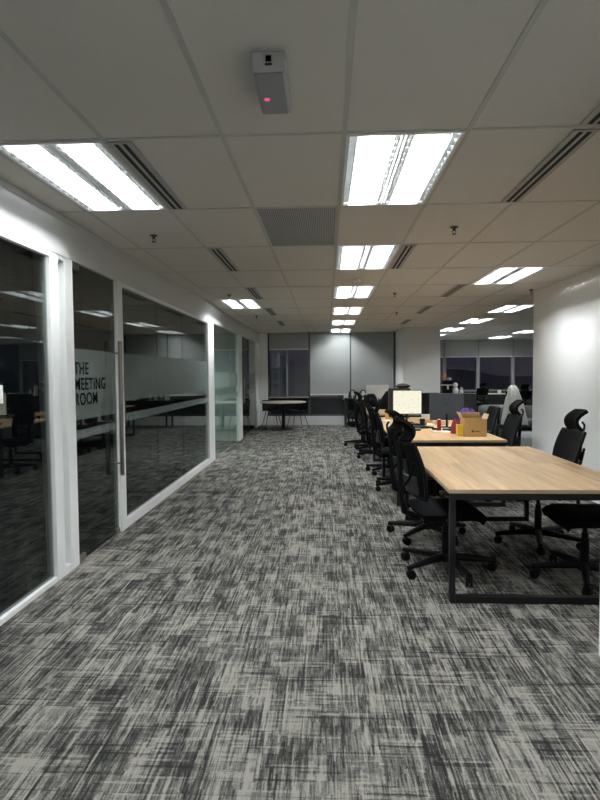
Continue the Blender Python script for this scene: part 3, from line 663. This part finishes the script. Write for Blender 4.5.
tag(MB().box(-.05, .05, -.05, .05, 0, .13, .005).build('white_tin', M['white']), 'white tin between the two headphone stands', 'tin').location = (.87, 15.50, DZ)
tag(MB().box(-.16, .16, -.05, .05, 0, .05, .005).build('white_tray', M['white']), 'white tray at the right end of the far black desk', 'tray').location = (1.60, 15.45, DZ)
lump('black_bag', M['cloth'], 1.24, 15.45, DZ, .13, .09, .17, 8, 'black soft bag on the far desk right of the headphones', 'bag')
# far desk
t = thing('black_desk', 'long black desk against the wall under the grey blinds', 'desk', (1.16, 15.58, 0))
MB().box(-.72, .72, -.33, .33, DZ - .03, DZ, .003).build('desktop', M['black'], t)
for x in (-.66, .62): 
    for y in (-.29, .29): MB().box(x, x + .05, y - .02, y + .02, 0, DZ - .03).build('leg', M['greyplastic'], t)
MB().box(-.60, .60, .27, .285, .38, DZ - .03).build('modesty_panel', M['black'], t)
lump('coat', M['cloth'], 1.30, 11.6, TH, .20, .20, .34, 5, 'heap of black clothing on the fourth oak table', 'clothing')
lump('backpack', M['cloth'], .98, 12.3, TH, .16, .16, .26, 6, 'black backpack in front of the silver monitor', 'bag')
tag(MB().box(-.05, .05, -.05, .05, 0, .10, .01).build('white_cup', M['white']), 'white cup beside the silver monitor', 'cup').location = (1.42, 12.0, TH)
tag(MB().box(-.20, .20, -.09, .09, 0, .45, .01).build('computer_tower', M['greyplastic']), 'dark tower standing behind the lit screen to its left', 'computer').location = (1.38, 10.75, TH)
o = tag(MB().lathe([(.09, 0), (.13, .04), (.14, .09), (.09, .15), (.01, .17)], 20).build('brown_cushion', M['inkbrown'], None, True), 'round dark brown cushion on the dark tower behind the lit screen', 'cushion'); o.location = (1.45, 10.75, TH + .45); o.scale = (1., .6, .55)

# storage beside the far pillar
t = thing('storage_cabinet', 'low black cabinet just right of the far pillar', 'cabinet', (2.95, 13.0, 0))
MB().box(-.42, .42, -.25, .25, 0, 1.0, .004).build('cabinet_body', M['black'], t)
for s in (-1, 1):
    d = MB().box(s * .21 - .20, s * .21 + .20, -.262, -.251, .04, .97, .003).build('cabinet_door', M['greyplastic'], t); MB().tube([(s * .04, -.27, .5), (s * .04, -.27, .62)], .006, 6).build('handle', M['steel'], d)
t = thing('storage_box', 'black storage box with a white band on the cabinet by the far pillar', 'box', (2.74, 12.95, 1.0))
MB().box(-.11, .11, -.12, .12, 0, .30, .006).build('box_body', M['plastic'], t)
MB().box(-.112, .112, -.122, .122, .185, .205).build('white_band', M['white'], t)
MB().box(-.02, .02, -.123, -.12, .10, .185).build('box_tag', M['white'], t)
o = tag(MB().lathe([(.035, 0), (.05, .03), (.05, .12), (.03, .16), (.01, .165)], 16).build('peach_jar', M['skin'], None, True), 'peach jar on top of the banded black box', 'jar'); o.location = (2.68, 12.95, 1.30)
tag(MB().lathe([(.03, 0), (.045, .01), (.045, .05), (.02, .06)], 16).build('white_bowl', M['white'], None, True), 'small white bowl on top of the banded black box', 'bowl').location = (2.79, 12.93, 1.30)
def figurine(x, y, z, s, label):
    t = thing('figurine', label, 'figurine', (x, y, z)); t.scale = (s, s, s)
    MB().lathe([(.05, 0), (.06, .03), (.055, .09), (.03, .12)], 16).build('body', M['white'], t, True); MB().lathe([(.02, .11), (.045, .14), (.05, .18), (.035, .215), (.01, .225)], 16).build('head', M['white'], t, True)
figurine(2.92, 12.88, 1.0, 1.1, 'taller white figurine beside the banded black box')
figurine(3.06, 12.88, 1.0, .62, 'tiny white figurine at the right, on the cabinet by the far pillar')

# ------------------------------------------------------------------ lounge
t = thing('sofa', 'long grey sofa with a fat rolled arm, behind the office chairs', 'sofa', (4.1, 11.6, 0))
MB().box(-1.0, 1.3, -.45, .40, .10, .40, .05).build('sofa_base', M['sofadark'], t, True)
MB().box(-.75, 1.25, -.46, .15, .40, .53, .05).build('seat_cushion', M['sofadark'], t, True)
MB().box(-.75, .22, .12, .40, .40, .78, .08, seg=4).build('back_cushion', M['sofa'], t, True); MB().box(.24, 1.25, .12, .40, .40, .80, .08, seg=4).build('back_cushion', M['sofa'], t, True)
MB().box(-1.05, -.76, -.5, .42, .10, .60, .06, seg=4).build('arm', M['sofa'], t, True)
for x in (-.95, 1.2):
    for y in (-.4, .35): MB().tube([(x, y, 0), (x, y, .11)], .02, 8).build('foot', M['black'], t)
t = thing('rolled_bolster', 'thick light grey bolster lying on the sofa arm', 'cushion', (3.42, 11.36, .716))
MB().tube([(-.38, 0, .0), (-.34, 0, .0), (-.26, 0, .0), (.20, 0, .0), (.30, 0, -.0), (.34, 0, .0)], [.05, .10, .115, .11, .10, .05], 20).build('bolster_cover', M['sofa'], t, True)
o = tag(MB().lathe([(.28, 0), (.34, .03), (.35, .20), (.34, .38), (.28, .43), (.02, .44)], 32).build('pouf', M['pouf'], None, True), 'round pale grey pouf at the corner of the right wall', 'pouf'); o.location = (3.50, 9.75, 0)
# high-back chair draped with white cloth
t = thing('draped_chair', 'tall chair completely draped in a white cloth, next to the sofa', 'chair', (3.47, 10.50, 0))
MB().lathe([(.25, 0), (.25, .04), (.04, .06), (.04, .42)], 20).build('chair_base', M['black'], t, True)
MB().box(-.24, .24, -.24, .24, .42, .50, .03).build('seat', M['cloth'], t, True)
MB().box(-.12, .12, .12, .20, .50, 1.12, .03).build('backrest', M['cloth'], t, True)
def drape(u, v):
    a = 2 * PI * u; k = v ** .55; r = .02 + .13 * v ** .35 + .07 * v
    fold = 1 + (.16 * math.sin(9 * a + 1) + .09 * math.sin(14 * a + 2)) * min(1, v * 2)
    return (r * fold * math.cos(a) + .03 * v, .14 + r * .75 * fold * math.sin(a), 1.24 - .76 * v - .03 * (1 - abs(math.cos(a))) + (.06 * math.sin(2 * a) * v))
MB().grid(drape, 96, 16, .004).build('cloth_cover', M['whitecloth'], t, True)

# window-side desks and dark chairs
t = thing('window_desk', 'long pale desk under the dark windows in the open area', 'desk', (5.6, 19.75, 0))
MB().box(-1.55, 1.35, -.35, .35, .72, .75, .003).build('desktop', M['ledge'], t)
for x in (-1.5, 1.3):
    for y in (-.3, .3): MB().box(x - .025, x + .025, y - .025, y + .025, 0, .72).build('leg', M['black'], t)
chair(4.95, 18.6, .3, 'dark office chair at the left end of the pale window desk')
chair(5.25, 15.6, .2, 'dark office chair in front of the pale window desk, next to the sofa')
tag(MB().box(-.05, .05, -.05, .05, 0, .12, .01).build('white_mug', M['white']), 'white mug on the pale window desk', 'mug').location = (5.95, 19.65, .75)

# ------------------------------------------------------------------ round table by the back windows
t = thing('round_table', 'round pale-topped table on a black column in the back left corner', 'table', (-1.14, 14.75, 0))
MB().lathe([(.585, .715), (.60, .722), (.60, .738), (.59, .742)], 56).build('tabletop', M['ledge'], t, True)
MB().lathe([(.045, .02), (.045, .715)], 20).build('column', M['black'], t, True); MB().lathe([(.26, 0), (.27, .008), (.05, .03)], 32).build('base', M['black'], t, True)
def make_side_chair():
    t = thing('side_chair', '', 'chair', group='black shell chairs round the pale round table')
    def sh(u, v):
        w = .235 * (1 - .12 * abs(v - .5)); x = (u - .5) * 2 * w
        if v < .5: y = .22 - .40 * (v / .5); z = .455 + .03 * (abs(u - .5) * 2) ** 2
        else: q = (v - .5) / .5; y = -.18 - .10 * q + .05 * (abs(u - .5) * 2) ** 2; z = .455 + .29 * q
        return (x, y, z)
    MB().grid(sh, 12, 20, .014).build('seat_shell', M['plastic'], t, True)
    for sx in (-1, 1):
        for sy in (-1, 1): MB().tube([(sx * .13, sy * .12, .44), (sx * .23, sy * .23 - .02, 0)], [.011, .008], 8).build('leg', M['black'], t, True)
    return t
SCH = make_side_chair(); SCH.location = (-1.50, 15.30, 0); SCH.rotation_euler = (0, 0, PI + .35); SCH['label'] = 'black shell chair behind the pale round table, on its left'
dup(SCH, (-.80, 15.30, 0), PI - .35, 'black shell chair behind the pale round table, on its right')

# ------------------------------------------------------------------ curtain and sign behind the first glass
def cf(u, v):
    y = 1.2 + 2.64 * u + .09 * u * v; a = u * 2 * PI * 13
    return (-2.045 + .040 * math.sin(a) + .010 * math.sin(a * 2.3 + 2), y + (.0), 2.58 - 2.55 * v)
tag(MB().grid(cf, 240, 6, .004).build('curtain', M['curtain'], None, True), 'black curtain hanging in folds behind the nearest glass panel', 'curtain')
t = thing('door_sign', 'small white sign with a black mark on the nearest glass, at the left edge', 'sign', (LX - .028, 3.19, 1.36))
MB().box(0, .0015, -.10, .10, -.055, .055).build('sign_plate', M['paper'], t)
MB().box(.0015, .0025, .055, .066, -.005, .022).box(.0015, .0025, .055, .066, -.018, -.010).build('exclamation_mark', M['blackink'], t)
